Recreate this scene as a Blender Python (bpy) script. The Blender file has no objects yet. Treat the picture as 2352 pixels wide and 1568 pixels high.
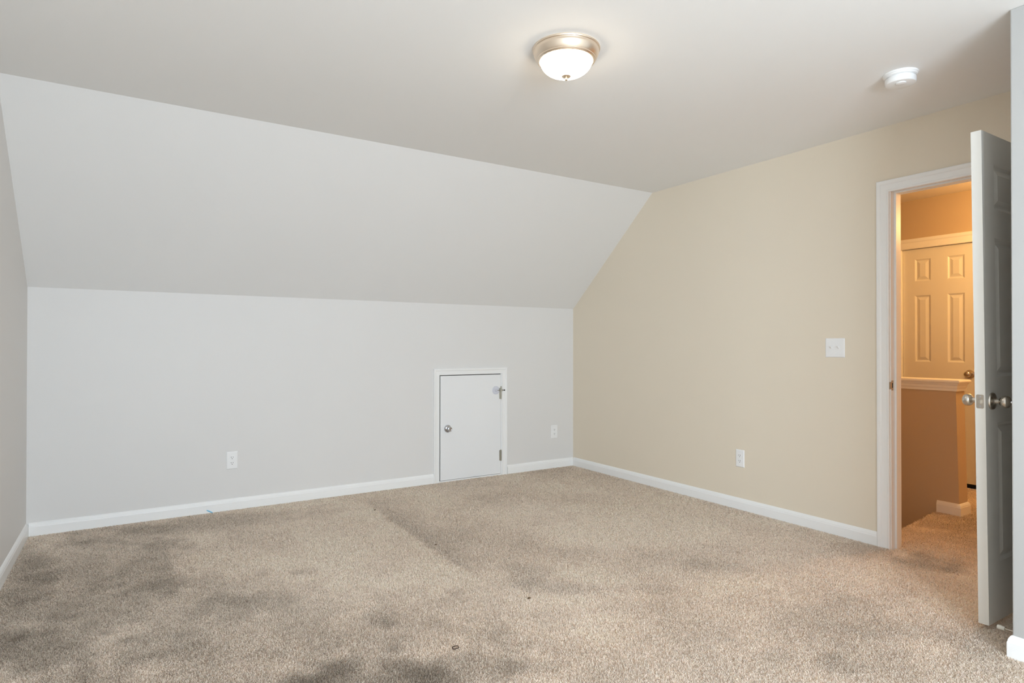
import bpy, bmesh, math, random
import numpy as np
from mathutils import Vector, Matrix

# ------------------------------------------------------------------ camera, world, lights, exposure
scene = bpy.context.scene
COL = scene.collection
PI = math.pi

cam_data = bpy.data.cameras.new('camera')
cam_data.sensor_width = 36.0
cam_data.lens = 1423.07 / 2352.0 * 36.0
cam_data.clip_start = 0.02
cam = bpy.data.objects.new('camera', cam_data)
COL.objects.link(cam)
YAW, PITCH, ROLL = 0.56708, 0.0062, 0.0009
_f = Vector((math.sin(YAW) * math.cos(PITCH), math.cos(YAW) * math.cos(PITCH), math.sin(PITCH)))
_r = Vector((math.cos(YAW), -math.sin(YAW), 0.0))
_u = _r.cross(_f)
_r2 = _r * math.cos(ROLL) + _u * math.sin(ROLL)
_u2 = _u * math.cos(ROLL) - _r * math.sin(ROLL)
_m = Matrix((_r2, _u2, -_f)).transposed().to_4x4()
_m.translation = Vector((-3.7598, -4.7899, 1.1675))
cam.matrix_world = _m
scene.camera = cam

world = bpy.data.worlds.new('world')
scene.world = world
world.use_nodes = True
world.node_tree.nodes['Background'].inputs['Color'].default_value = (0.75, 0.85, 1.0, 1)
world.node_tree.nodes['Background'].inputs['Strength'].default_value = 0.6

scene.view_settings.view_transform = 'Standard'
scene.view_settings.look = 'None'
scene.view_settings.exposure = 0.0
scene.view_settings.gamma = 1.0
scene.view_settings.use_curve_mapping = False
scene.cycles.max_bounces = 9
scene.cycles.diffuse_bounces = 7
scene.cycles.adaptive_threshold = 0.05


def light(name, kind, loc, energy, color, rot=(0, 0, 0), **kw):
    l = bpy.data.lights.new(name, kind)
    l.energy = energy
    l.color = color
    for k, v in kw.items():
        setattr(l, k, v)
    o = bpy.data.objects.new(name, l)
    o.location = loc
    o.rotation_euler = rot
    COL.objects.link(o)
    return o


# daylight through the window in the rear wall (behind the camera)
WX0, WX1, WZ0, WZ1, REAR = -4.08, -2.45, 0.50, 2.10, -7.0
light('window_daylight', 'AREA', ((WX0 + WX1) / 2, REAR - 0.05, (WZ0 + WZ1) / 2), 194.0, (0.73, 0.86, 0.99),
      (PI / 2, 0, -0.50), shape='RECTANGLE', size=WX1 - WX0, size_y=WZ1 - WZ0)
# warm ceiling lamp of the hall
light('hall_lamp', 'POINT', (1.50, -3.30, 2.12), 47.0, (1.0, 0.57, 0.20), shadow_soft_size=0.12)

# ------------------------------------------------------------------ room numbers (metres)
H = 2.44            # ceiling
L = 4.2257          # length of the knee wall
HK = 1.5227         # knee wall height
S = 1.0626          # where the slope meets the ceiling
PX, PY = -0.9134, -3.8294   # outer corner of the closet wall
ZB = -0.012         # floor base under the carpet pile
SKEW = 0.0145       # the left wall is a little out of square
DL, DR, DT = -2.952, -3.70, 2.060   # doorway in the right wall
WT = 0.114          # right wall thickness
HX = 2.12           # hall far wall
NOS = -2.735        # top edge of the stairs
HWX0, HWX1, HWY = 1.13, 1.258, -2.826   # half wall
AX0, AX1, AZ = -1.446, -0.834, 0.916     # access door opening
FY0, FY1, FZ = -2.006, -2.584, 2.016     # hall door opening


# ------------------------------------------------------------------ materials
def mat(name, color, rough=0.5, metal=0.0, spec=0.5, bump=0.0, bscale=200.0, var=0.0, vscale=2.0, coat=0.0):
    m = bpy.data.materials.new(name)
    m.use_nodes = True
    nt = m.node_tree
    b = nt.nodes['Principled BSDF']
    b.inputs['Base Color'].default_value = (*color, 1)
    b.inputs['Roughness'].default_value = rough
    b.inputs['Metallic'].default_value = metal
    b.inputs['Specular IOR Level'].default_value = spec
    b.inputs['Coat Weight'].default_value = coat
    tc = nt.nodes.new('ShaderNodeTexCoord')
    if bump:
        n = nt.nodes.new('ShaderNodeTexNoise')
        n.inputs['Scale'].default_value = bscale
        n.inputs['Detail'].default_value = 3
        bp = nt.nodes.new('ShaderNodeBump')
        bp.inputs['Strength'].default_value = bump
        bp.inputs['Distance'].default_value = 0.002
        nt.links.new(tc.outputs['Object'], n.inputs['Vector'])
        nt.links.new(n.outputs['Fac'], bp.inputs['Height'])
        nt.links.new(bp.outputs['Normal'], b.inputs['Normal'])
    if var:
        n2 = nt.nodes.new('ShaderNodeTexNoise')
        n2.inputs['Scale'].default_value = vscale
        n2.inputs['Detail'].default_value = 2
        mx = nt.nodes.new('ShaderNodeMix')
        mx.data_type = 'RGBA'
        mx.inputs[6].default_value = (*[c * (1 - var) for c in color], 1)
        mx.inputs[7].default_value = (*[min(1, c * (1 + var)) for c in color], 1)
        nt.links.new(tc.outputs['Object'], n2.inputs['Vector'])
        nt.links.new(n2.outputs['Fac'], mx.inputs[0])
        nt.links.new(mx.outputs[2], b.inputs['Base Color'])
    return m


M_WALL = mat('gable_paint', (0.80, 0.715, 0.585), 0.55, spec=0.35, bump=0.10, bscale=260, var=0.012, vscale=1.5)
M_SLOPE = mat('slope_paint', (0.805, 0.798, 0.783), 0.6, spec=0.3, bump=0.10, bscale=260, var=0.012, vscale=1.5)
M_KNEE = mat('knee_wall_paint', (0.76, 0.747, 0.730), 0.55, spec=0.35, bump=0.10, bscale=260, var=0.012, vscale=1.5)
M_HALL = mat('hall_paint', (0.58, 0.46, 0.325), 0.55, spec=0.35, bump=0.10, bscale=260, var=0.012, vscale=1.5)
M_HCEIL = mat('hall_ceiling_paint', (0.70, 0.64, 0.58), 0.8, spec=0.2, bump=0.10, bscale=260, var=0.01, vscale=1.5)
M_CLOSET_DIMMED = mat('closet_wall_dimmed', (0.46, 0.455, 0.44), 0.55, spec=0.35, bump=0.10, bscale=260, var=0.012, vscale=1.5)  # wall colour darkened to offset the strong window light on this corner
M_CEIL = mat('ceiling_paint', (0.88, 0.88, 0.87), 0.8, spec=0.2, bump=0.10, bscale=260, var=0.010, vscale=1.5)
M_TRIM = mat('trim_paint', (0.90, 0.90, 0.89), 0.32, spec=0.5, bump=0.03, bscale=90, var=0.008, vscale=6)
M_DOOR = mat('door_paint', (0.80, 0.785, 0.735), 0.36, spec=0.5, bump=0.05, bscale=70, var=0.008, vscale=6)
M_ADOOR = mat('access_door_paint', (0.86, 0.865, 0.87), 0.30, spec=0.5, bump=0.03, bscale=60, var=0.008, vscale=5)
M_PLASTIC = mat('white_plastic', (0.89, 0.89, 0.885), 0.28, spec=0.5, var=0.005, vscale=20)
M_SLOT = mat('dark_slot', (0.02, 0.02, 0.02), 0.6, var=0.1, vscale=40)
M_NICKEL = mat('satin_nickel', (0.60, 0.555, 0.49), 0.25, metal=1.0, bump=0.02, bscale=400)
M_CHROME = mat('polished_nickel', (0.62, 0.63, 0.66), 0.16, metal=1.0, bump=0.01, bscale=300)
M_HINGE = mat('hinge_brass', (0.44, 0.42, 0.35), 0.35, metal=0.9, bump=0.03, bscale=300)
M_LAMPMETAL = mat('brushed_nickel', (0.90, 0.77, 0.63), 0.34, metal=1.0, bump=0.02, bscale=300)
M_RUBBER = mat('white_rubber', (0.78, 0.76, 0.68), 0.6, var=0.02, vscale=60)
M_CLEAR = mat('clear_bumper', (0.66, 0.67, 0.74), 0.18, spec=0.5, var=0.01, vscale=60)
M_GAP_SHADE = mat('gap_shade', (0.03, 0.03, 0.03), 0.9, var=0.1, vscale=4)  # near-black colour painting the shade inside the door gaps
M_TIE = mat('dark_brown_elastic', (0.035, 0.018, 0.010), 0.7, bump=0.2, bscale=900)
M_BIT = mat('brown_crumb', (0.13, 0.085, 0.045), 0.8, bump=0.3, bscale=500, var=0.3, vscale=200)
M_BLUE = mat('blue_plastic', (0.22, 0.55, 0.78), 0.3, var=0.08, vscale=90)
M_TILE = mat('wood_subfloor', (0.20, 0.15, 0.10), 0.7, var=0.2, vscale=6)


def carpet_mat():
    """Yarn: matt, with some light passing through the thin tufts."""
    m = bpy.data.materials.new('carpet')
    m.use_nodes = True
    nt = m.node_tree
    nt.nodes.remove(nt.nodes['Principled BSDF'])
    a = nt.nodes.new('ShaderNodeAttribute')
    a.attribute_name = 'fibre'
    d = nt.nodes.new('ShaderNodeBsdfDiffuse')
    t = nt.nodes.new('ShaderNodeBsdfTranslucent')
    mx = nt.nodes.new('ShaderNodeMixShader')
    mx.inputs[0].default_value = 0.30
    nt.links.new(a.outputs['Color'], d.inputs['Color'])
    nt.links.new(a.outputs['Color'], t.inputs['Color'])
    nt.links.new(d.outputs[0], mx.inputs[1])
    nt.links.new(t.outputs[0], mx.inputs[2])
    nt.links.new(mx.outputs[0], nt.nodes['Material Output'].inputs['Surface'])
    return m


M_CARPET = carpet_mat()


def glow_mat(name, color, strength):
    m = bpy.data.materials.new(name)
    m.use_nodes = True
    b = m.node_tree.nodes['Principled BSDF']
    b.inputs['Base Color'].default_value = (0.9, 0.88, 0.84, 1)
    b.inputs['Roughness'].default_value = 0.35
    b.inputs['Emission Color'].default_value = (*color, 1)
    b.inputs['Emission Strength'].default_value = strength
    return m


M_GLASS = glow_mat('lit_frosted_glass', (1.0, 0.83, 0.62), 16.0)


# ------------------------------------------------------------------ mesh helpers
def box(bm, x0, x1, y0, y1, z0, z1):
    x0, x1 = min(x0, x1), max(x0, x1)
    y0, y1 = min(y0, y1), max(y0, y1)
    z0, z1 = min(z0, z1), max(z0, z1)
    v = [bm.verts.new(p) for p in ((x0, y0, z0), (x1, y0, z0), (x1, y1, z0), (x0, y1, z0),
                                   (x0, y0, z1), (x1, y0, z1), (x1, y1, z1), (x0, y1, z1))]
    for f in ((3, 2, 1, 0), (4, 5, 6, 7), (0, 1, 5, 4), (1, 2, 6, 5), (2, 3, 7, 6), (3, 0, 4, 7)):
        bm.faces.new([v[i] for i in f])
    return v


def prism(bm, poly, fn, a, b):
    """poly: 2-D points; fn(u, v, t) -> 3-D; extruded from t=a to t=b."""
    A = [bm.verts.new(fn(u, v, a)) for u, v in poly]
    B = [bm.verts.new(fn(u, v, b)) for u, v in poly]
    n = len(poly)
    bm.faces.new(A)
    bm.faces.new(B[::-1])
    for i in range(n):
        bm.faces.new((A[i], B[i], B[(i + 1) % n], A[(i + 1) % n]))


def sweep(bm, profile, rails, close_ends=True):
    """profile: list of keys; rails(key) -> list of 3-D points along the path."""
    rows = [[bm.verts.new(p) for p in rails(k)] for k in profile]
    n = len(rows[0])
    for i in range(len(rows)):
        j = (i + 1) % len(rows)
        for k in range(n - 1):
            bm.faces.new((rows[i][k], rows[i][k + 1], rows[j][k + 1], rows[j][k]))
    if close_ends:
        bm.faces.new([r[0] for r in rows])
        bm.faces.new([r[-1] for r in rows][::-1])


def lathe(bm, prof, origin, axis='z', n=48):
    """prof: (radius, along) pairs."""
    ox, oy, oz = origin
    rings = []
    for r, t in prof:
        if r < 1e-6:
            ring = [(0, 0, t)]
        else:
            ring = [(r * math.cos(2 * PI * i / n), r * math.sin(2 * PI * i / n), t) for i in range(n)]
        out = []
        for x, y, z in ring:
            if axis == 'z':
                p = (x, y, z)
            elif axis == 'y':
                p = (x, z, y)
            else:
                p = (z, x, y)
            out.append(bm.verts.new((ox + p[0], oy + p[1], oz + p[2])))
        rings.append(out)
    for a, b in zip(rings, rings[1:]):
        if len(a) == 1 and len(b) == 1:
            continue
        for i in range(n):
            j = (i + 1) % n
            if len(a) == 1:
                bm.faces.new((a[0], b[i], b[j]))
            elif len(b) == 1:
                bm.faces.new((a[i], a[j], b[0]))
            else:
                bm.faces.new((a[i], a[j], b[j], b[i]))


def tube(bm, pts, r, n=10, closed=False):
    pts = [Vector(p) for p in pts]
    rings = []
    m = len(pts)
    for i, p in enumerate(pts):
        if closed:
            d = pts[(i + 1) % m] - pts[i - 1]
        else:
            d = pts[min(i + 1, m - 1)] - pts[max(i - 1, 0)]
        d.normalize()
        up = Vector((0, 0, 1)) if abs(d.z) < 0.9 else Vector((1, 0, 0))
        a = d.cross(up).normalized()
        b = a.cross(d)
        rings.append([bm.verts.new(p + a * r * math.cos(2 * PI * k / n) + b * r * math.sin(2 * PI * k / n)) for k in range(n)])
    for i in range(m if closed else m - 1):
        A, B = rings[i], rings[(i + 1) % m]
        for k in range(n):
            bm.faces.new((A[k], A[(k + 1) % n], B[(k + 1) % n], B[k]))
    if not closed:
        bm.faces.new(rings[0][::-1])
        bm.faces.new(rings[-1])


def obj(name, bm, material, parent=None, bevel=0.0, segs=2, smooth=False):
    bmesh.ops.recalc_face_normals(bm, faces=bm.faces)
    me = bpy.data.meshes.new(name)
    bm.to_mesh(me)
    bm.free()
    o = bpy.data.objects.new(name, me)
    COL.objects.link(o)
    me.materials.append(material)
    if parent is not None:
        o.parent = parent
        o.matrix_parent_inverse = Matrix.Translation(-parent.location) if parent.type == 'EMPTY' else Matrix()
    if bevel:
        b = o.modifiers.new('bevel', 'BEVEL')
        b.width = bevel
        b.segments = segs
        b.limit_method = 'ANGLE'
        b.angle_limit = math.radians(35)
    if smooth:
        me.polygons.foreach_set('use_smooth', [True] * len(me.polygons))
        if hasattr(me, 'set_sharp_from_angle'):
            me.set_sharp_from_angle(angle=math.radians(38))
    return o


def B():
    return bmesh.new()


def thing(name, label, cat, loc, group=None):
    o = bpy.data.objects.new(name, None)
    o.empty_display_size = 0.05
    o.location = loc
    COL.objects.link(o)
    return tag(o, label, cat, group)


def tag(o, label, cat, group=None):
    o['label'] = label
    o['category'] = cat
    if group:
        o['group'] = group
    return o


def struct(o, label, cat):
    o['kind'] = 'structure'
    return tag(o, label, cat)


# ------------------------------------------------------------------ room shell
# knee wall with the opening of the access door
bm = B()
box(bm, -4.45, AX0 - 0.012, 0, 0.1, ZB, HK)
box(bm, AX1 + 0.012, 0, 0, 0.1, ZB, HK)
box(bm, AX0 - 0.012, AX1 + 0.012, 0, 0.1, AZ + 0.012, HK)
struct(obj('wall_far', bm, M_KNEE), 'low pale grey knee wall under the sloped ceiling, with the small white door', 'wall')

# sloped part
bm = B()
prism(bm, [(0, HK), (-S, H), (-S, H + 0.12), (0.14, HK)], lambda u, v, t: (t, u, v), -4.45, 0.0)
struct(obj('ceiling_slope', bm, M_SLOPE), 'pale sloped ceiling surface rising from the knee wall to the flat ceiling', 'sloped ceiling')

# flat ceiling (over the room and the hall)
bm = B()
box(bm, -4.45, 0.0, -S, REAR - 0.1, H, H + 0.1)
struct(obj('ceiling', bm, M_CEIL), 'flat white bedroom ceiling with the dome light', 'ceiling')

# right wall with the doorway
bm = B()
fx = lambda u, v, t: (t, u, v)
J = 0.019
prism(bm, [(0.1, ZB), (DL + J, ZB), (DL + J, H + 0.1), (-S, H + 0.1), (0.1, HK + 0.06)], fx, 0, WT)
prism(bm, [(DL + J, DT + J), (DR - J, DT + J), (DR - J, H + 0.1), (DL + J, H + 0.1)], fx, 0, WT)
prism(bm, [(DR - J, ZB), (REAR - 0.1, ZB), (REAR - 0.1, H + 0.1), (DR - J, H + 0.1)], fx, 0, WT)
box(bm, 0, WT, 0.1, DL + J, -1.6, ZB)
struct(obj('wall_right', bm, M_WALL), 'beige right-hand wall holding the doorway, light switch and one outlet', 'wall')

# left wall, a little out of square
bm = B()
prism(bm, [(0.1, ZB), (REAR - 0.1, ZB), (REAR - 0.1, H + 0.1), (-S, H + 0.1), (0.1, HK + 0.06)],
      lambda u, v, t: (-L + t + SKEW * u, u, v), 0, -0.1)
struct(obj('wall_left', bm, M_KNEE), 'narrow strip of grey wall at the left edge of the picture', 'wall')

# closet walls beside the door
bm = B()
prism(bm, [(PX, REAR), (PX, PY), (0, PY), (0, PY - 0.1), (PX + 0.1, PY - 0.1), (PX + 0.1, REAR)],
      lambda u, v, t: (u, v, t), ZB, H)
struct(obj('wall_closet', bm, M_CLOSET_DIMMED, bevel=0.004), 'pale closet wall corner at the right edge of the picture', 'wall')

# rear wall with the window opening (behind the camera)
bm = B()
box(bm, -4.45, WX0, REAR, REAR - 0.1, ZB, H)
box(bm, WX1, 0, REAR, REAR - 0.1, ZB, H)
box(bm, WX0, WX1, REAR, REAR - 0.1, ZB, WZ0)
box(bm, WX0, WX1, REAR, REAR - 0.1, WZ1, H)
struct(obj('wall_rear', bm, M_WALL), 'wall with the window opposite the knee wall, behind the viewer', 'wall')
w = thing('window_1', 'white window frame in the wall behind the viewer', 'window', ((WX0 + WX1) / 2, REAR, WZ0))
w['kind'] = 'structure'
bm = B()
for x in (WX0, (WX0 + WX1) / 2 - 0.02, WX1 - 0.04):
    box(bm, x, x + 0.04, REAR - 0.04, REAR + 0.01, WZ0, WZ1)
for z in (WZ0, (WZ0 + WZ1) / 2 - 0.02, WZ1 - 0.04):
    box(bm, WX0, WX1, REAR - 0.035, REAR + 0.005, z, z + 0.04)
obj('window_frame', bm, M_TRIM, w, bevel=0.003)
bm = B()
box(bm, WX0 - 0.07, WX1 + 0.07, REAR + 0.012, REAR + 0.06, WZ0 - 0.025, WZ0)
obj('window_sill', bm, M_TRIM, w, bevel=0.003)

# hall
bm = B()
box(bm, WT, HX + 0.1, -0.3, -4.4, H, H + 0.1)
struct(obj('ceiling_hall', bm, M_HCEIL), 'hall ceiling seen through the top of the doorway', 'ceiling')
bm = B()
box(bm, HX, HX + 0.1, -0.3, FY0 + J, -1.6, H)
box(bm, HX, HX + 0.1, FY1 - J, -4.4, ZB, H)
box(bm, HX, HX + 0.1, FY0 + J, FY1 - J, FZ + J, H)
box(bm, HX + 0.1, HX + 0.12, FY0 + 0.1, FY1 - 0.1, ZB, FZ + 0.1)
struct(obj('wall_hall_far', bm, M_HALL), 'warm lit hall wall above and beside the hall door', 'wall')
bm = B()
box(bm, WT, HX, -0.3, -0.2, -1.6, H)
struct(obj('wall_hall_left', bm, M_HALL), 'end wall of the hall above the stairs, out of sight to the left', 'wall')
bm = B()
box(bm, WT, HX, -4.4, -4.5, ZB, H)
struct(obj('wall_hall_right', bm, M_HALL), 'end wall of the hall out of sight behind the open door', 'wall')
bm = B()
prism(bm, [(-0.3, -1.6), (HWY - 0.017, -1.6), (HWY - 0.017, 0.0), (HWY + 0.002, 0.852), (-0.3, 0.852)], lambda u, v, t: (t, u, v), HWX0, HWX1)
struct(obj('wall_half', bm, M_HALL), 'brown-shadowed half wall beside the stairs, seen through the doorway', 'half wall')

# half wall cap with moulding under it, mitred round the end
bm = B()
CAP = [(0.0, 0.852), (0.006, 0.852), (0.007, 0.868), (0.011, 0.876), (0.012, 0.890), (0.018, 0.900), (0.018, 0.906),
       (0.025, 0.907), (0.029, 0.913), (0.030, 0.920), (0.027, 0.928), (0.022, 0.931), (0.0, 0.931)]
sweep(bm, CAP, lambda k: [(HWX0 - k[0], -0.3, k[1]), (HWX0 - k[0], HWY - k[0], k[1]),
                          (HWX1 + k[0], HWY - k[0], k[1]), (HWX1 + k[0], -0.3, k[1])])
box(bm, HWX0, HWX1, HWY, -0.3, 0.853, 0.931)
struct(obj('trim_half_wall_cap', bm, M_TRIM), 'white wooden cap with moulding on top of the half wall', 'wall cap')

# stairs going down beside the half wall
bm = B()
for i in range(6):
    y = NOS - 0.09 + 0.26 * i
    box(bm, WT, HWX0, y, y + 0.30, -0.19 * (i + 1) - 0.2, -0.19 * (i + 1))
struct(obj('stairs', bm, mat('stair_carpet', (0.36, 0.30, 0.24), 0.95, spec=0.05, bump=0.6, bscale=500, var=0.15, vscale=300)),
       'carpeted stairs going down behind the landing edge', 'stairs')

# ------------------------------------------------------------------ baseboards
BB = [(0.0, ZB), (0.0135, ZB), (0.0135, 0.052), (0.0115, 0.057), (0.0110, 0.062), (0.0075, 0.070), (0.0045, 0.0755), (0.0, 0.0785)]


def baseboard(name, path, label):
    """path(offset) -> list of (x, y); offset is the distance off the wall."""
    bm = B()
    sweep(bm, BB, lambda k: [(x, y, k[1]) for x, y in path(k[0])])
    return struct(obj(name, bm, M_TRIM), label, 'baseboard')


CI0, CI1 = AX0 + 0.001, AX1 + 0.010          # inner edges of the access casing
CW = 0.0545
baseboard('baseboard_far', lambda o: [(-L + 0.0135 - o * 0, -o), (CI0 - CW, -o)],
          'long white baseboard along the knee wall left of the small door')
baseboard('baseboard_corner', lambda o: [(CI1 + 0.060, -o), (-o, -o)],
          'short white baseboard between the small door and the corner')
baseboard('baseboard_right', lambda o: [(-o, -0.0135), (-o, -2.8785)],
          'white baseboard along the beige right-hand wall up to the doorway')
baseboard('baseboard_left', lambda o: [(-L + o - SKEW * 0, 0), (-L + o + SKEW * (REAR + 0.02), REAR + 0.02)],
          'white baseboard along the wall at the left edge')
baseboard('baseboard_closet', lambda o: [(PX - o, REAR + 0.02), (PX - o, PY + o), (-0.02, PY + o)],
          'white baseboard wrapped round the closet corner at the right edge')
baseboard('baseboard_half_wall', lambda o: [(HWX0 - o, -2.706), (HWX0 - o, HWY - 0.017 - o), (HWX1 + o, HWY - 0.017 - o), (HWX1 + o, -0.32)],
          'short baseboard wrapped round the end of the half wall in the hall')

# ------------------------------------------------------------------ casings and jambs
CAS = [(0.0, 0.0), (0.0, 0.010), (0.05, 0.013), (0.14, 0.0135), (0.20, 0.011), (0.62, 0.0125), (0.70, 0.0165), (0.80, 0.018),
       (0.94, 0.018), (1.0, 0.015), (1.0, 0.0)]


def casing(bm, yl, yr, zt, zb, width, place, wr=None):
    """place(along, out, z) -> 3-D; yl / yr inner edges, casing goes outwards."""
    sg = 1 if yl > yr else -1
    wr = wr or width
    sweep(bm, CAS, lambda k: [place(yl + sg * k[0] * width, k[1], zb), place(yl + sg * k[0] * width, k[1], zt + k[0] * width),
                              place(yr - sg * k[0] * wr, k[1], zt + k[0] * width), place(yr - sg * k[0] * wr, k[1], zb)])


# doorway of the bedroom
tr = thing('trim_1', 'white door frame with casing around the doorway to the hall', 'door frame', (0, (DL + DR) / 2, 0))
tr['kind'] = 'structure'
bm = B()
casing(bm, DL + 0.005, DR - 0.005, DT - 0.005, ZB, 0.0685, lambda a, o, z: (-o, a, z))
casing(bm, DL + 0.005, DR - 0.005, DT - 0.005, ZB, 0.0685, lambda a, o, z: (WT + o, a, z))
obj('casing', bm, M_TRIM, tr)
bm = B()
box(bm, 0, WT, DL, DL + J, ZB, DT + J)
box(bm, 0, WT, DR, DR - J, ZB, DT + J)
box(bm, 0, WT, DL, DR, DT, DT + J)
obj('jamb', bm, M_TRIM, tr, bevel=0.0015)
bm = B()
box(bm, 0.038, 0.072, DL, DL - 0.011, ZB, DT - 0.011)
box(bm, 0.038, 0.072, DR, DR + 0.011, ZB, DT - 0.011)
box(bm, 0.038, 0.072, DL, DR, DT, DT - 0.011)
obj('door_stop_strip', bm, M_TRIM, tr)
bm = B()
ZK = 0.938
# strike plate: flat plate with a hole and a curved lip
box(bm, 0.0005, 0.007, DL - 0.0015, DL, ZK - 0.029, ZK + 0.029)
box(bm, 0.019, 0.026, DL - 0.0015, DL, ZK - 0.029, ZK + 0.029)
box(bm, 0.007, 0.019, DL - 0.0015, DL, ZK + 0.014, ZK + 0.029)
box(bm, 0.007, 0.019, DL - 0.0015, DL, ZK - 0.029, ZK - 0.014)
prism(bm, [(0.004, 0.0), (-0.004, 0.001), (-0.012, 0.006), (-0.012, 0.0045), (-0.004, -0.0006), (0.004, -0.0015)],
      lambda u, v, t: (u, DL + v, t), ZK - 0.020, ZK + 0.020)
sp = obj('strike_plate', bm, M_NICKEL, tr, bevel=0.0005)
sp['label'] = 'brushed nickel strike plate'
bm = B()
box(bm, 0.007, 0.019, DL - 0.0004, DL + 0.008, ZK - 0.014, ZK + 0.014)
obj('strike_hole', bm, M_SLOT, sp)

# access door frame
tr2 = thing('trim_2', 'white casing around the small attic access door', 'door frame', ((AX0 + AX1) / 2, 0, 0))
tr2['kind'] = 'structure'
bm = B()
casing(bm, CI1, CI0, AZ - 0.004, ZB, CW, lambda a, o, z: (a, -o, z), None)
obj('casing', bm, M_TRIM, tr2)
bm = B()
box(bm, AX0 - 0.012, AX0 - 0.001, -0.0005, 0.09, ZB, AZ + 0.012)
box(bm, AX1 + 0.002, AX1 + 0.012, -0.0035, 0.09, ZB, AZ + 0.012)
box(bm, AX0 - 0.001, AX1 + 0.002, -0.0005, 0.09, AZ, AZ + 0.012)
box(bm, AX0 - 0.001, AX1 + 0.002, -0.006, 0.09, ZB, 0.0085)
obj('jamb', bm, M_TRIM, tr2)
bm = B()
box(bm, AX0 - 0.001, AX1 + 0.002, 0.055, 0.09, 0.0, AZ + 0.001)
obj('backing', bm, M_GAP_SHADE, tr2)  # dark sheet painting the unlit space behind the access door
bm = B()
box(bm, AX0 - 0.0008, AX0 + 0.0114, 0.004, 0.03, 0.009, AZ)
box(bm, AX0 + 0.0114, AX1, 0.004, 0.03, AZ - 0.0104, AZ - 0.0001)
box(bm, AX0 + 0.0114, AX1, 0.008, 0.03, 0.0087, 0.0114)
obj('gap_shade_strip', bm, M_GAP_SHADE, tr2)  # dark fill painting the shade line round the leaf, no real seal

# hall door frame
tr3 = thing('trim_3', 'warm lit casing around the closed hall door', 'door frame', (HX, (FY0 + FY1) / 2, 0))
tr3['kind'] = 'structure'
bm = B()
casing(bm, FY0 + 0.004, FY1 - 0.004, FZ - 0.002, ZB, 0.088, lambda a, o, z: (HX - o, a, z))
obj('casing', bm, M_TRIM, tr3)
bm = B()
box(bm, HX - 0.001, HX + 0.1, FY0, FY0 + J, ZB, FZ + J)
box(bm, HX - 0.001, HX + 0.1, FY1, FY1 - J, ZB, FZ + J)
box(bm, HX - 0.001, HX + 0.1, FY0, FY1, FZ, FZ + J)
obj('jamb', bm, M_TRIM, tr3)
bm = B()
box(bm, HX + 0.075, HX + 0.095, FY0, FY1, ZB, FZ)
obj('backing', bm, M_GAP_SHADE, tr3)  # dark sheet painting the unlit gap under the hall door


# ------------------------------------------------------------------ doors
def six_panel(bm, W, T, z0, z1, stile, mid, rows, place):
    """Leaf of width W (u), thickness T (v), moulded panels on both faces. place(u, v, z) -> 3-D."""
    pw = (W - 2 * stile - mid) / 2
    us = [0, stile, stile + pw, stile + pw + mid, W - stile, W]
    zs = [z0]
    for a, b in rows:
        zs += [a, b]
    zs.append(z1)
    for side in (0, 1):
        v0 = 0 if side == 0 else T
        sg = 1 if side == 0 else -1
        for i in range(5):
            for j in range(len(zs) - 1):
                u0, u1, a, b = us[i], us[i + 1], zs[j], zs[j + 1]
                if i in (1, 3) and j % 2 == 1:
                    rings = []
                    for ins, dep in ((0, 0), (0.006, 0.002), (0.012, 0.0065), (0.016, 0.0075), (0.020, 0.0075),
                                     (0.040, 0.002), (0.042, 0.0015)):
                        rings.append([bm.verts.new(place(u, v0 + sg * dep, z)) for u, z in
                                      ((u0 + ins, a + ins), (u1 - ins, a + ins), (u1 - ins, b - ins), (u0 + ins, b - ins))])
                    for A, C in zip(rings, rings[1:]):
                        for k in range(4):
                            bm.faces.new((A[k], A[(k + 1) % 4], C[(k + 1) % 4], C[k]))
                    bm.faces.new(rings[-1])
                else:
                    bm.faces.new([bm.verts.new(place(u, v0, z)) for u, z in ((u0, a), (u1, a), (u1, b), (u0, b))])
    # edges
    for q in (((0, 0, z0), (0, T, z0), (0, T, z1), (0, 0, z1)), ((W, 0, z0), (W, T, z0), (W, T, z1), (W, 0, z1)),
              ((0, 0, z0), (W, 0, z0), (W, T, z0), (0, T, z0)), ((0, 0, z1), (W, 0, z1), (W, T, z1), (0, T, z1))):
        bm.faces.new([bm.verts.new(place(*p)) for p in q])
    bmesh.ops.remove_doubles(bm, verts=bm.verts, dist=0.0002)


ROSE = [(0, 0), (0.0355, 0), (0.0355, 0.004), (0.033, 0.0075), (0.026, 0.0095), (0.015, 0.011), (0.0125, 0.014)]
EGG = [(0.0118, 0.010), (0.0118, 0.028), (0.0135, 0.030), (0.0195, 0.033), (0.0238, 0.038), (0.0255, 0.045), (0.0255, 0.050),
       (0.0238, 0.0565), (0.020, 0.0615), (0.0145, 0.065), (0.010, 0.0665), (0.0, 0.067)]


def signed(prof, s):
    return [(r, t * s) for r, t in prof]


# the open bedroom door, slightly racked: its latch edge leans
DY0, DY1 = -3.690, -3.653
SH = 0.0279      # lean, metres per metre


def dplace(u, v, z):
    return (-0.791 + u + SH * (2.048 - z), DY0 + v, z)


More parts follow.
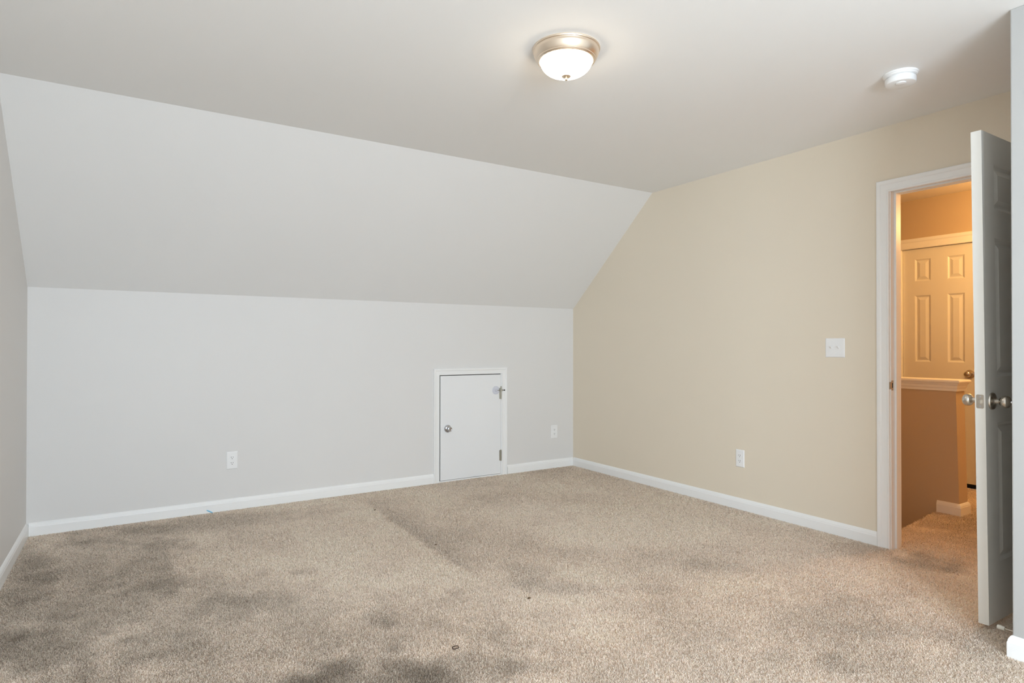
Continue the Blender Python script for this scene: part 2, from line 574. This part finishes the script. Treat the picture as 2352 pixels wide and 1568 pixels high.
d1 = thing('door_1', 'white six-panel bedroom door standing open at the right, edge towards the viewer', 'door', (-0.01, DY1, 0))
d1['kind'] = 'structure'
bm = B()
six_panel(bm, 0.762, DY1 - DY0, 0.017, 2.048, 0.113, 0.113, [(0.262, 0.846), (1.038, 1.618), (1.738, 1.928)], dplace)
obj('door_leaf', bm, M_DOOR, d1)
kx = -0.700
for s, yy in ((-1, DY0), (1, DY1)):
    bm = B()
    lathe(bm, signed(ROSE, s), (kx, yy, ZK), 'y')
    rs = obj('knob_rose', bm, M_NICKEL, d1, smooth=True)
    bm = B()
    lathe(bm, signed(EGG, s), (kx, yy, ZK), 'y')
    kb = obj('door_knob', bm, M_NICKEL, d1, smooth=True)
    kb['label'] = 'satin nickel door knob'
    if s < 0:
        bm = B()
        lathe(bm, signed([(0.0055, 0.064), (0.0055, 0.071), (0.004, 0.073), (0, 0.073)], s), (kx, yy, ZK), 'y', 20)
        obj('lock_button', bm, M_CHROME, kb, smooth=True)
ex = dplace(0, 0, ZK)[0]
yc = (DY0 + DY1) / 2
bm = B()
pl = [(-0.0135, -0.025), (-0.010, -0.0285), (0.010, -0.0285), (0.0135, -0.025), (0.0135, 0.025), (0.010, 0.0285), (-0.010, 0.0285), (-0.0135, 0.025)]
prism(bm, pl, lambda u, v, t: (ex + t - SH * v, yc + u, ZK + v), -0.0012, 0.003)
lp = obj('latch_plate', bm, M_NICKEL, d1, bevel=0.0004)
bm = B()
prism(bm, [(-0.0062, 0.0), (-0.0062, -0.010), (-0.003, -0.010), (0.0062, -0.0025), (0.0062, 0.0)],
      lambda u, v, t: (ex + v, yc + u, ZK + t), -0.0085, 0.0085)
obj('latch_bolt', bm, M_NICKEL, lp, bevel=0.0008)
for dz in (-0.020, 0.020):
    bm = B()
    lathe(bm, [(0.0042, 0.0), (0.0040, -0.0022), (0.0022, -0.0026), (0, -0.0018)], (ex - SH * dz + 0.0002, yc, ZK + dz), 'x', 16)
    obj('screw', bm, M_CHROME, lp, smooth=True)

# small attic access door: flat slab
d2 = thing('door_2', 'small plain white attic access door low in the knee wall', 'door', ((AX0 + AX1) / 2, 0, 0))
d2['kind'] = 'structure'
bm = B()
box(bm, AX0 + 0.0115, AX1, -0.004, 0.031, 0.0115, AZ - 0.0105)
obj('door_leaf', bm, M_ADOOR, d2, bevel=0.0012)
ak = (-1.366, -0.004, 0.452)
bm = B()
lathe(bm, signed([(0, 0), (0.0335, 0), (0.0335, 0.003), (0.032, 0.007), (0.0275, 0.012), (0.020, 0.0155), (0.0155, 0.0165)], -1), ak, 'y')
rr = obj('knob_rose', bm, M_CHROME, d2, smooth=True)
bm = B()
lathe(bm, [(0.0, -0.0005), (0.0022, -0.0008), (0.0022, 0.002)], (ak[0] - 0.024, ak[1] - 0.0135, ak[2] + 0.003), 'y', 12)
obj('key_hole', bm, M_SLOT, rr)
bm = B()
lathe(bm, signed([(0.0150, 0.010), (0.0150, 0.026), (0.0185, 0.029), (0.0208, 0.034), (0.0208, 0.044), (0.0190, 0.049), (0.0150, 0.0505),
                  (0.0125, 0.0495), (0.0105, 0.047), (0.0, 0.0465)], -1), ak, 'y')
kb = obj('door_knob', bm, M_CHROME, d2, smooth=True)
kb['label'] = 'shiny chrome door knob'
for z0, z1 in ((0.684, 0.783), (0.128, 0.221)):
    bm = B()
    lathe(bm, [(0, z0 - 0.004), (0.0035, z0 - 0.003), (0.0035, z0), (0.0062, z0), (0.0062, z1), (0.0042, z1), (0.0042, z1 + 0.005), (0, z1 + 0.006)],
          (AX1 + 0.001, -0.0085, 0), 'z', 20)
    box(bm, AX1 - 0.012, AX1 + 0.010, -0.0055, -0.0035, z0, z1)
    hg = obj('hinge', bm, M_HINGE, d2, smooth=True)
    hg['label'] = 'dull brass butt hinge'

# hinge-pin door stop on the upper hinge, its clear bumper resting on the door
st = thing('hinge_pin_stop', 'small metal hinge-pin door stop with clear round bumper on the attic door', 'door stop', (AX1 + 0.001, -0.013, 0.765))
bm = B()
lathe(bm, [(0.0, 0.751), (0.0085, 0.751), (0.0085, 0.775), (0.0, 0.775)], (AX1 + 0.001, -0.0105, 0), 'z', 20)
lathe(bm, [(0.0, 0.775), (0.0065, 0.776), (0.006, 0.797), (0.0, 0.799)], (AX1 + 0.001, -0.0105, 0), 'z', 16)
box(bm, AX1 - 0.008, AX1 + 0.014, -0.017, -0.009, 0.755, 0.771)
obj('body', bm, M_HINGE, st, bevel=0.001)
bm = B()
tube(bm, [(AX1 + 0.001, -0.016, 0.763), (AX1 - 0.022, -0.020, 0.763), (AX1 - 0.040, -0.0185, 0.763)], 0.0028)
obj('arm', bm, M_HINGE, st, smooth=True)
bm = B()
tube(bm, [(AX1 + 0.001, -0.016, 0.763), (AX1 + 0.014, -0.021, 0.763), (AX1 + 0.026, -0.023, 0.763)], 0.0028)
obj('arm', bm, M_HINGE, st, smooth=True)
bm = B()
lathe(bm, signed([(0, 0.0), (0.037, 0.0), (0.037, 0.002), (0.034, 0.004), (0.028, 0.004), (0.024, 0.003), (0.012, 0.0035), (0.009, 0.008), (0.008, 0.015), (0, 0.0155)], -1),
      (-0.884, -0.0042, 0.763), 'y', 40)
bp = obj('bumper', bm, M_CLEAR, st, smooth=True)
bp['label'] = 'clear round plastic bumper'
bm = B()
lathe(bm, signed([(0, 0.0), (0.0065, 0.0), (0.0065, 0.009), (0.004, 0.011), (0, 0.011)], -1), (AX1 + 0.026, -0.0215, 0.763), 'y', 16)
obj('tip', bm, M_SLOT, st, smooth=True)

# closed hall door
d3 = thing('door_3', 'closed six-panel hall door in warm light beyond the half wall', 'door', (HX, (FY0 + FY1) / 2, 0))
d3['kind'] = 'structure'
bm = B()
six_panel(bm, 0.572, 0.035, 0.034, FZ - 0.003, 0.0955, 0.126, [(0.265, 0.845), (1.027, 1.608), (1.728, 1.925)],
          lambda u, v, z: (HX + 0.020 + v, FY0 - 0.003 - u, z))
obj('door_leaf', bm, M_DOOR, d3)
fk = (HX + 0.020, -2.520, 0.934)
bm = B()
lathe(bm, signed(ROSE, -1), fk, 'x')
obj('knob_rose', bm, M_NICKEL, d3, smooth=True)
bm = B()
lathe(bm, signed(EGG, -1), fk, 'x')
obj('door_knob', bm, M_NICKEL, d3, smooth=True)

# ------------------------------------------------------------------ ceiling light
CX, CY = -2.138, -2.675
cl = thing('ceiling_light', 'lit dome ceiling light with brushed nickel rim', 'ceiling light', (CX, CY, H))
bm = B()
lathe(bm, [(0, H), (0.1440, H), (0.1455, H - 0.004), (0.1440, H - 0.008), (0.1405, H - 0.0095), (0.1395, H - 0.013), (0.1405, H - 0.017),
           (0.1395, H - 0.022), (0.1340, H - 0.036), (0.1285, H - 0.045), (0.1265, H - 0.047), (0.1262, H - 0.050), (0.1235, H - 0.052),
           (0.1215, H - 0.055), (0.1190, H - 0.056), (0.1150, H - 0.056), (0.1130, H - 0.050), (0.1130, H - 0.01)], (CX, CY, 0), 'z', 96)
o = obj('canopy', bm, M_LAMPMETAL, cl, smooth=True)
bm = B()
prof = [(0.1115, H - 0.030)]
for i in range(17):
    a = (i / 16) * PI / 2
    prof.append((0.1115 * math.cos(a) ** 0.9 if i < 16 else 0.0, H - 0.052 - 0.066 * math.sin(a)))
lathe(bm, prof, (CX, CY, 0), 'z', 96)
o = obj('glass_bowl', bm, M_GLASS, cl, smooth=True)
o['label'] = 'glowing frosted glass bowl'
bm = B()
zf = H - 0.118
lathe(bm, [(0, zf + 0.004), (0.0195, zf + 0.003), (0.0200, zf), (0.0170, zf - 0.003), (0.0075, zf - 0.005), (0.0045, zf - 0.007), (0.0045, zf - 0.0085),
           (0.0068, zf - 0.011), (0.0068, zf - 0.014), (0.004, zf - 0.017), (0, zf - 0.018)], (CX, CY, 0), 'z', 32)
obj('finial', bm, M_LAMPMETAL, cl, smooth=True)

# ------------------------------------------------------------------ smoke detector
SX, SY = -0.667, -3.324
sd = thing('smoke_detector', 'round white smoke detector on the ceiling by the doorway', 'smoke detector', (SX, SY, H))
bm = B()
lathe(bm, [(0, H), (0.0735, H), (0.0735, H - 0.004), (0.0720, H - 0.007), (0.0690, H - 0.009), (0.0680, H - 0.013), (0.0640, H - 0.016), (0.060, H - 0.017), (0, H - 0.017)],
      (SX, SY, 0), 'z', 64)
obj('mounting_plate', bm, M_PLASTIC, sd, smooth=True)
bm = B()
lathe(bm, [(0.0, H - 0.016), (0.057, H - 0.016), (0.058, H - 0.021), (0.0635, H - 0.022), (0.0645, H - 0.026), (0.0640, H - 0.042), (0.0610, H - 0.047),
           (0.052, H - 0.0495), (0.0, H - 0.0515)], (SX, SY, 0), 'z', 64)
obj('body', bm, M_PLASTIC, sd, smooth=True)
bm = B()
lathe(bm, [(0, H - 0.049), (0.021, H - 0.049), (0.021, H - 0.054), (0.018, H - 0.0555), (0, H - 0.056)], (SX - 0.022, SY - 0.012, 0), 'z', 32)
obj('test_button', bm, M_PLASTIC, sd, smooth=True)

# ------------------------------------------------------------------ outlets and switch
def outlet(label, cx, cz, place, w=0.074, h=0.124):
    """place(u, out, z) -> 3-D."""
    t = thing('power_outlet', label, 'outlet', place(cx, 0, cz), 'wall outlets')
    bm = B()
    prof = [(0, 0), (0, 0.0015), (0.0035, 0.0050), (0.006, 0.0056)]
    rings = []
    for ins, d in prof:
        rings.append([bm.verts.new(place(cx + sx * (w / 2 - ins), d, cz + sz * (h / 2 - ins))) for sx, sz in ((-1, -1), (1, -1), (1, 1), (-1, 1))])
    for A, C in zip(rings, rings[1:]):
        for k in range(4):
            bm.faces.new((A[k], A[(k + 1) % 4], C[(k + 1) % 4], C[k]))
    bm.faces.new(rings[-1])
    bm.faces.new(rings[0][::-1])
    obj('cover_plate', bm, M_PLASTIC, t, bevel=0.0006)
    for s in (-1, 1):
        zc = cz + s * 0.0195
        bm = B()
        pts = []
        for k in range(40):
            a = 2 * PI * k / 40
            pts.append((0.0172 * math.cos(a), max(-0.0140, min(0.0140, 0.0172 * math.sin(a)))))
        prism(bm, pts, lambda u, v, q: place(cx + u, q, zc + v), 0.0045, 0.0068)
        r = obj('receptacle', bm, M_PLASTIC, t, bevel=0.0004)
        bm = B()
        for du, ww, hh in ((-0.0063, 0.0024, 0.0090), (0.0063, 0.0024, 0.0074)):
            prism(bm, [(-ww / 2, -hh / 2), (ww / 2, -hh / 2), (ww / 2, hh / 2), (-ww / 2, hh / 2)],
                  lambda u, v, q: place(cx + du + u, q, zc + 0.0035 + v), 0.006, 0.00695)
        pts = [(0.0027 * math.cos(2 * PI * k / 14), max(-0.0018, 0.0027 * math.sin(2 * PI * k / 14))) for k in range(14)]
        prism(bm, pts, lambda u, v, q: place(cx + u, q, zc - 0.0078 + v), 0.006, 0.00695)
        obj('socket_slots', bm, M_SLOT, r)
    bm = B()
    prism(bm, [(0.0026 * math.cos(2 * PI * k / 14), 0.0026 * math.sin(2 * PI * k / 14)) for k in range(14)],
          lambda u, v, q: place(cx + u, q, cz + v), 0.005, 0.0064)
    obj('screw', bm, M_PLASTIC, t)
    return t


far = lambda u, o, z: (u, -o, z)
right = lambda u, o, z: (-o, u, z)
outlet('white duplex outlet on the knee wall far left of the small attic door', -3.069, 0.349, far)
outlet('white duplex outlet on the knee wall between the attic door and the corner', -0.2305, 0.3415, far)
outlet('white duplex outlet low on the beige right-hand wall', -1.9255, 0.3615, right, 0.072)

swc, swz = -2.6225, 1.154
sw = thing('light_switch', 'white double toggle light switch beside the doorway', 'light switch', right(swc, 0, swz))
bm = B()
rings = []
for ins, d in ((0, 0), (0, 0.0015), (0.0035, 0.0050), (0.006, 0.0056)):
    rings.append([bm.verts.new(right(swc + sx * (0.0615 - ins), d, swz + sz * (0.0595 - ins))) for sx, sz in ((-1, -1), (1, -1), (1, 1), (-1, 1))])
for A, C in zip(rings, rings[1:]):
    for k in range(4):
        bm.faces.new((A[k], A[(k + 1) % 4], C[(k + 1) % 4], C[k]))
bm.faces.new(rings[-1])
bm.faces.new(rings[0][::-1])
obj('cover_plate', bm, M_PLASTIC, sw, bevel=0.0006)
for du in (-0.023, 0.023):
    bm = B()
    prism(bm, [(-0.0052, -0.0115), (0.0052, -0.0115), (0.0052, 0.0115), (-0.0052, 0.0115)], lambda u, v, q: right(swc + du + u, q, swz + v), 0.005, 0.0062)
    prism(bm, [(0.0055, -0.006), (0.0055, 0.006), (0.0165, 0.0125), (0.0180, 0.0105), (0.0172, 0.0065)],
          lambda u, v, q: right(swc + du + q, u, swz + v), -0.0042, 0.0042)
    obj('toggle', bm, M_PLASTIC, sw, bevel=0.0006)
    for dz in (-0.030, 0.030):
        bm = B()
        prism(bm, [(0.0026 * math.cos(2 * PI * k / 14), 0.0026 * math.sin(2 * PI * k / 14)) for k in range(14)],
              lambda u, v, q: right(swc + du + u, q, swz + dz + v), 0.005, 0.0063)
        obj('screw', bm, M_PLASTIC, sw)

# ------------------------------------------------------------------ door stop on the closet baseboard
ds = thing('door_stop', 'small metal rod door stop with white rubber tip behind the open door', 'door stop', (-0.785, PY + 0.0135, 0.045))
bm = B()
lathe(bm, [(0, 0), (0.011, 0), (0.011, 0.003), (0.006, 0.006), (0, 0.006)], (-0.785, PY + 0.0135, 0.045), 'y', 24)
obj('base', bm, M_NICKEL, ds, smooth=True)
bm = B()
lathe(bm, [(0, 0.004), (0.0032, 0.004), (0.0032, 0.062), (0, 0.062)], (-0.785, PY + 0.0135, 0.045), 'y', 16)
obj('rod', bm, M_NICKEL, ds, smooth=True)
bm = B()
lathe(bm, [(0, 0.055), (0.0068, 0.055), (0.0080, 0.060), (0.0088, 0.076), (0.0080, 0.079), (0, 0.080)], (-0.785, PY + 0.0135, 0.045), 'y', 24)
o = obj('tip', bm, M_RUBBER, ds, smooth=True)
o['label'] = 'white rubber tip'

# ------------------------------------------------------------------ little things lying on the carpet
rng = random.Random(3)
bm = B()
pts = []
for k in range(40):
    a = 2 * PI * k / 40
    r = 0.0125 * (1 + 0.05 * math.sin(2 * a + 0.6))
    pts.append((-2.656 + r * math.cos(a), -2.653 + 0.92 * r * math.sin(a), 0.0035 + 0.0008 * math.sin(3 * a)))
tube(bm, pts, 0.0016, 8, closed=True)
tag(obj('hair_tie', bm, M_TIE, smooth=True), 'tiny dark brown elastic ring lying on the carpet near the viewer', 'hair tie')


def crumb(name, x, y, sx, sy, sz, label, material, rot=0.0, group=None):
    bm = B()
    bmesh.ops.create_icosphere(bm, subdivisions=3, radius=1.0)
    for v in bm.verts:
        n = v.co.normalized()
        k = 1 + 0.30 * math.sin(5 * n.x + 2) * math.sin(4 * n.y + 1) + 0.18 * math.sin(9 * n.z + 6 * n.x)
        px, py = n.x * k * sx, n.y * k * sy
        v.co = (x + px * math.cos(rot) - py * math.sin(rot), y + px * math.sin(rot) + py * math.cos(rot), max(0, sz * 0.7 + n.z * k * sz) - 0.001)
    return tag(obj(name, bm, material, smooth=True), label, 'crumb', group)


crumb('crumb', -2.153, -2.415, 0.0085, 0.0055, 0.004, 'brown crumb lying alone right of the carpet middle, before the attic door', M_BIT, 0.5, 'carpet crumbs')
crumb('crumb', -2.184, -1.487, 0.0085, 0.004, 0.003, 'small dark crumb on the edge of the pale vacuum track, middle of the three', M_BIT, 0.3, 'carpet crumbs')
crumb('crumb', -2.216, -0.559, 0.009, 0.005, 0.003, 'small dark crumb nearest the knee wall baseboard, left of the attic door', M_BIT, 1.0, 'carpet crumbs')

bm = B()
P = [(-3.232, -0.0160, 0.020), (-3.222, -0.0190, 0.015), (-3.212, -0.0230, 0.010), (-3.202, -0.0250, 0.004), (-3.196, -0.026, 0.001)]
for dz in (0.0,):
    rows = []
    for i, p in enumerate(P):
        wv = 0.0035 * (0.6 + 0.4 * math.sin(PI * (i + 0.6) / 5))
        rows.append([bm.verts.new((p[0] - wv * 0.5, p[1], p[2] - wv)), bm.verts.new((p[0], p[1] - 0.002, p[2])), bm.verts.new((p[0] + wv * 0.5, p[1], p[2] + wv)),
                     bm.verts.new((p[0], p[1] + 0.0008, p[2]))])
    for A, C in zip(rows, rows[1:]):
        for k in range(4):
            bm.faces.new((A[k], A[(k + 1) % 4], C[(k + 1) % 4], C[k]))
    bm.faces.new(rows[0])
    bm.faces.new(rows[-1][::-1])
tag(obj('plastic_scrap', bm, M_BLUE, smooth=True), 'tiny light blue plastic scrap against the knee wall baseboard', 'scrap')

# ------------------------------------------------------------------ carpeted floor: base slab and cut pile in one mesh
R = np.random.default_rng(7)


def smooth_noise(x, y, scale, seed):
    g = np.random.default_rng(seed).random((64, 64))
    u, v = x * scale + 31.7, y * scale + 17.3
    i, j = np.floor(u).astype(int), np.floor(v).astype(int)
    a, b = u - i, v - j
    a, b = a * a * (3 - 2 * a), b * b * (3 - 2 * b)
    g00, g10, g01, g11 = g[i % 64, j % 64], g[(i + 1) % 64, j % 64], g[i % 64, (j + 1) % 64], g[(i + 1) % 64, (j + 1) % 64]
    return (g00 * (1 - a) + g10 * a) * (1 - b) + (g01 * (1 - a) + g11 * a) * b


def soil_and_light(x, y):
    """Worn, soiled and brushed carpet patches, plus broad tones evening out the light (1 = unchanged)."""
    t = np.ones_like(x)
    n = 0.5 * smooth_noise(x, y, 2.2, 1) + 0.3 * smooth_noise(x, y, 5.0, 2) + 0.2 * smooth_noise(x, y, 11.0, 4)
    t += 0.26 * (n - 0.5)
    # brushed tracks of the vacuum cleaner, running away from the viewer
    wob = 0.05 * (smooth_noise(x, y, 4.0, 30) - 0.5) + 0.03 * (smooth_noise(x, y, 15.0, 31) - 0.5)
    e = x + 2.215 + wob
    fade = np.clip((y + 2.35) / 0.5, 0, 1) * np.clip((-0.2 - y) / 0.3, 0, 1)
    t += (0.03 - 0.25 * np.clip(e / 0.05 + 0.5, 0, 1)) * np.exp(-np.abs(e) / 0.26) * fade
    for x0, k in ((-3.51, -0.10), (-3.80, -0.05), (-2.85, -0.05)):
        e = -(x - x0 + wob)
        fade = np.clip((y + 1.7) / 0.5, 0, 1) * np.clip((-0.4 - y) / 0.3, 0, 1)
        t += np.where(e > 0, k * np.exp(-np.abs(e) / 0.12), 0.02 * np.exp(-np.abs(e) / 0.2)) * fade
    for cx, cy, rx, ry, ang, k in SPOTS:
        c, s = math.cos(ang), math.sin(ang)
        u, v = ((x - cx) * c + (y - cy) * s) / rx, (-(x - cx) * s + (y - cy) * c) / ry
        d = u * u + v * v + 0.6 * (smooth_noise(x, y, 7.0, 9) - 0.5) + 0.5 * (smooth_noise(x, y, 16.0, 12) - 0.5)
        t += k * np.clip(1 - d, 0, 1) ** 1.0
    return t


SPOTS = [(-4.13, -0.67, 0.60, 0.12, 1.75, -0.20), (-4.13, -1.31, 0.35, 0.09, 1.73, -0.16), (-3.82, -0.42, 0.22, 0.12, 2.06, -0.16), (-3.56, -0.60, 0.24, 0.15, 2.20, -0.18),
         (-3.20, -0.31, 1.11, 0.24, 3.07, -0.14), (-3.64, -1.19, 0.41, 0.16, 1.66, -0.10), (-2.94, -1.51, 0.10, 0.06, 2.63, -0.20), (-1.98, -2.10, 0.22, 0.14, 1.9, -0.14), (-1.97, -2.35, 0.28, 0.13, 2.32, -0.20), (-1.61, -2.61, 0.25, 0.08, 2.60, -0.10), (-3.29, -1.78, 0.30, 0.17, 2.57, -0.12),
         (-2.35, -2.12, 0.13, 0.10, 2.47, -0.08), (-2.79, -2.23, 0.12, 0.09, 1.77, -0.12), (-2.97, -2.70, 0.48, 0.22, 2.73, -0.30), (-3.96, -1.87, 0.50, 0.28, 2.29, -0.16),
         (-3.60, -2.02, 0.27, 0.15, 2.20, -0.10), (-0.08, -3.17, 0.25, 0.16, 2.75, -0.30), (-0.18, -2.88, 0.25, 0.19, 2.12, -0.16), (-1.52, -3.50, 0.13, 0.08, 3.00, -0.16),
         (-1.64, -3.35, 0.14, 0.07, 2.74, -0.08), (-1.00, -1.87, 0.67, 0.41, 2.69, 0.10), (0.8, -3.2, 0.9, 0.7, 0.0, -0.28), (-1.9, -3.2, 1.7, 0.6, 2.7, -0.14), (-3.3, -2.2, 1.2, 0.8, 2.2, -0.16), (-4.0, -0.9, 0.6, 1.3, 0.0, -0.15), (-2.82, -1.21, 0.67, 0.34, 2.69, 0.07), (-1.60, -3.04, 0.54, 0.19, 2.49, 0.06),  # broad hall, near and left patches painted darker to even out the light
         (-2.72, -2.53, 0.38, 0.14, 2.55, 0.05), (-2.14, -2.77, 0.29, 0.16, 2.62, 0.05), (-0.60, -2.38, 0.32, 0.26, 2.26, 0.05), (-1.25, -0.87, 0.52, 0.26, 2.58, -0.08),
         (-3.16, -1.43, 0.15, 0.06, -2.54, -0.08), (-1.09, -2.59, 0.26, 0.12, 2.41, -0.09)]


def pile(x0, x1, y0, y1, dens, keep):
    n = int((x1 - x0) * (y1 - y0) * dens)
    side = 1 / math.sqrt(dens)
    gx, gy = np.meshgrid(np.arange(x0, x1, side), np.arange(y0, y1, side))
    x, y = gx.ravel(), gy.ravel()
    x = x + R.uniform(-0.5, 0.5, x.size) * side
    y = y + R.uniform(-0.5, 0.5, y.size) * side
    k = keep(x, y)
    return x[k], y[k]


def keep_room(x, y):
    dx, dy = x + 3.7598, y + 4.7899
    dep = dx * math.sin(YAW) + dy * math.cos(YAW)
    sid = dx * math.cos(YAW) - dy * math.sin(YAW)
    k = (dep > 1.45) & (np.abs(sid) < 0.93 * dep + 0.6)
    k &= (x > -L + SKEW * y + 0.012) & (y < -0.012) & (x < -0.012)
    k &= ~((x > PX - 0.014) & (y < PY + 0.014))
    return k


def nosing(x):
    return -2.700 - 0.125 * (HWX0 - x)


def keep_hall(x, y):
    k = (x < HX + 0.02) & (y < -0.35)
    k &= ~((x < HWX0) & (y > nosing(x))) & ~((x > HWX0 - 0.012) & (x < HWX1 + 0.012) & (y > HWY - 0.030))
    k &= ~((x < WT + 0.002) & ((y > DL - 0.012) | (y < DR + 0.012)))
    k &= ~((x > HX - 0.018) & ((y > FY0) | (y < FY1)))
    return k


DENS = 150000


def depth(x, y):
    return (x + 3.7598) * math.sin(YAW) + (y + 4.7899) * math.cos(YAW)


xa, ya = pile(-4.3, 0.0, -4.2, 0.0, DENS, lambda x, y: keep_room(x, y) & (R.random(x.size) < np.clip(2.6 / depth(x, y), 0.0, 1.0) ** 1.3))
xb, yb = pile(-0.012, HX + 0.05, -3.70, -1.6, 60000, keep_hall)
X, Y = np.concatenate([xa, xb]), np.concatenate([ya, yb])
N = X.size
tone = np.minimum(soil_and_light(X, Y), 1.03)
big = np.clip(depth(X, Y) / 2.6, 1.0, 2.4) ** 0.65      # tufts are drawn a little larger where they are sparser
ln = R.uniform(0.0065, 0.0105, N) * big
wd = R.uniform(0.0010, 0.0015, N) * big
az = 2 * PI * smooth_noise(X, Y, 1.3, 21) * 1.2 + R.normal(0, 2.0, N)
tilt = np.clip(R.normal(0.95, 0.25, N), 0.1, 1.45)
dxy = ln * np.sin(tilt)
dzz = ln * np.cos(tilt)
tipx, tipy = X + dxy * np.cos(az), Y + dxy * np.sin(az)
rootz = np.full(N, ZB) + 0.005 + R.uniform(-0.002, 0.002, N)
tipz = np.minimum(rootz + dzz, 0.001)
waz = az + PI / 2 + R.normal(0, 0.5, N)
wx, wy = wd * np.cos(waz), wd * np.sin(waz)
V = np.empty((N, 4, 3))
V[:, 0] = np.stack([X - wx, Y - wy, rootz], 1)
V[:, 1] = np.stack([X + wx, Y + wy, rootz], 1)
V[:, 2] = np.stack([tipx + wx * 0.7, tipy + wy * 0.7, tipz], 1)
V[:, 3] = np.stack([tipx - wx * 0.7, tipy - wy * 0.7, tipz], 1)
base_rect = [(-4.45, 0.0, REAR - 0.1, 0.05), (0.0, WT, -3.8, -2.85), (HWX0, HWX1, -4.4, HWY - 0.01), (HWX1, HX + 0.07, -4.4, -0.3)]
bv = []
bf = []
for x0, x1, y0, y1 in base_rect:
    i0 = len(bv)
    for z in (ZB - 0.15, ZB):
        bv += [(x0, y0, z), (x1, y0, z), (x1, y1, z), (x0, y1, z)]
    for f in ((3, 2, 1, 0), (4, 5, 6, 7), (0, 1, 5, 4), (1, 2, 6, 5), (2, 3, 7, 6), (3, 0, 4, 7)):
        bf.append([i0 + k for k in f])
i0 = len(bv)
for z in (ZB - 0.15, ZB):
    bv += [(WT, -4.4, z), (HWX0, -4.4, z), (HWX0, nosing(HWX0), z), (WT, nosing(WT), z)]
for f in ((3, 2, 1, 0), (4, 5, 6, 7), (0, 1, 5, 4), (1, 2, 6, 5), (2, 3, 7, 6), (3, 0, 4, 7)):
    bf.append([i0 + k for k in f])
bv = np.array(bv)
nb = len(bv)
verts = np.concatenate([bv, V.reshape(-1, 3)])
quads = np.concatenate([np.array(bf), (np.arange(N)[:, None] * 4 + np.array([[0, 1, 2, 3]])) + nb])
me = bpy.data.meshes.new('floor')
me.vertices.add(len(verts))
me.vertices.foreach_set('co', verts.astype(np.float32).ravel())
me.loops.add(quads.size)
me.loops.foreach_set('vertex_index', quads.astype(np.int32).ravel())
me.polygons.add(len(quads))
me.polygons.foreach_set('loop_start', np.arange(0, quads.size, 4, dtype=np.int32))
me.update(calc_edges=True)
CARPET = np.array([0.93, 0.825, 0.715])
colr = np.ones((len(verts), 4), np.float32)
colr[:nb, :3] = CARPET
fc = CARPET[None] * np.stack([np.ones(N), tone ** 0.06, tone ** 0.14], 1) * (tone * R.normal(1.0, 0.06, N) * np.where(R.random(N) < 0.07, 0.62, 1.0))[:, None] * (1 + R.normal(0, 0.015, (N, 3)))
colr[nb:, :3] = np.repeat(np.clip(fc, 0.02, 0.97), 4, axis=0)
at = me.attributes.new('fibre', 'FLOAT_COLOR', 'POINT')
at.data.foreach_set('color', colr.ravel())
me.materials.append(M_CARPET)
fl = bpy.data.objects.new('floor', me)
COL.objects.link(fl)
struct(fl, 'worn beige cut-pile carpet floor of the room and hall landing', 'floor')
print('pile', N)
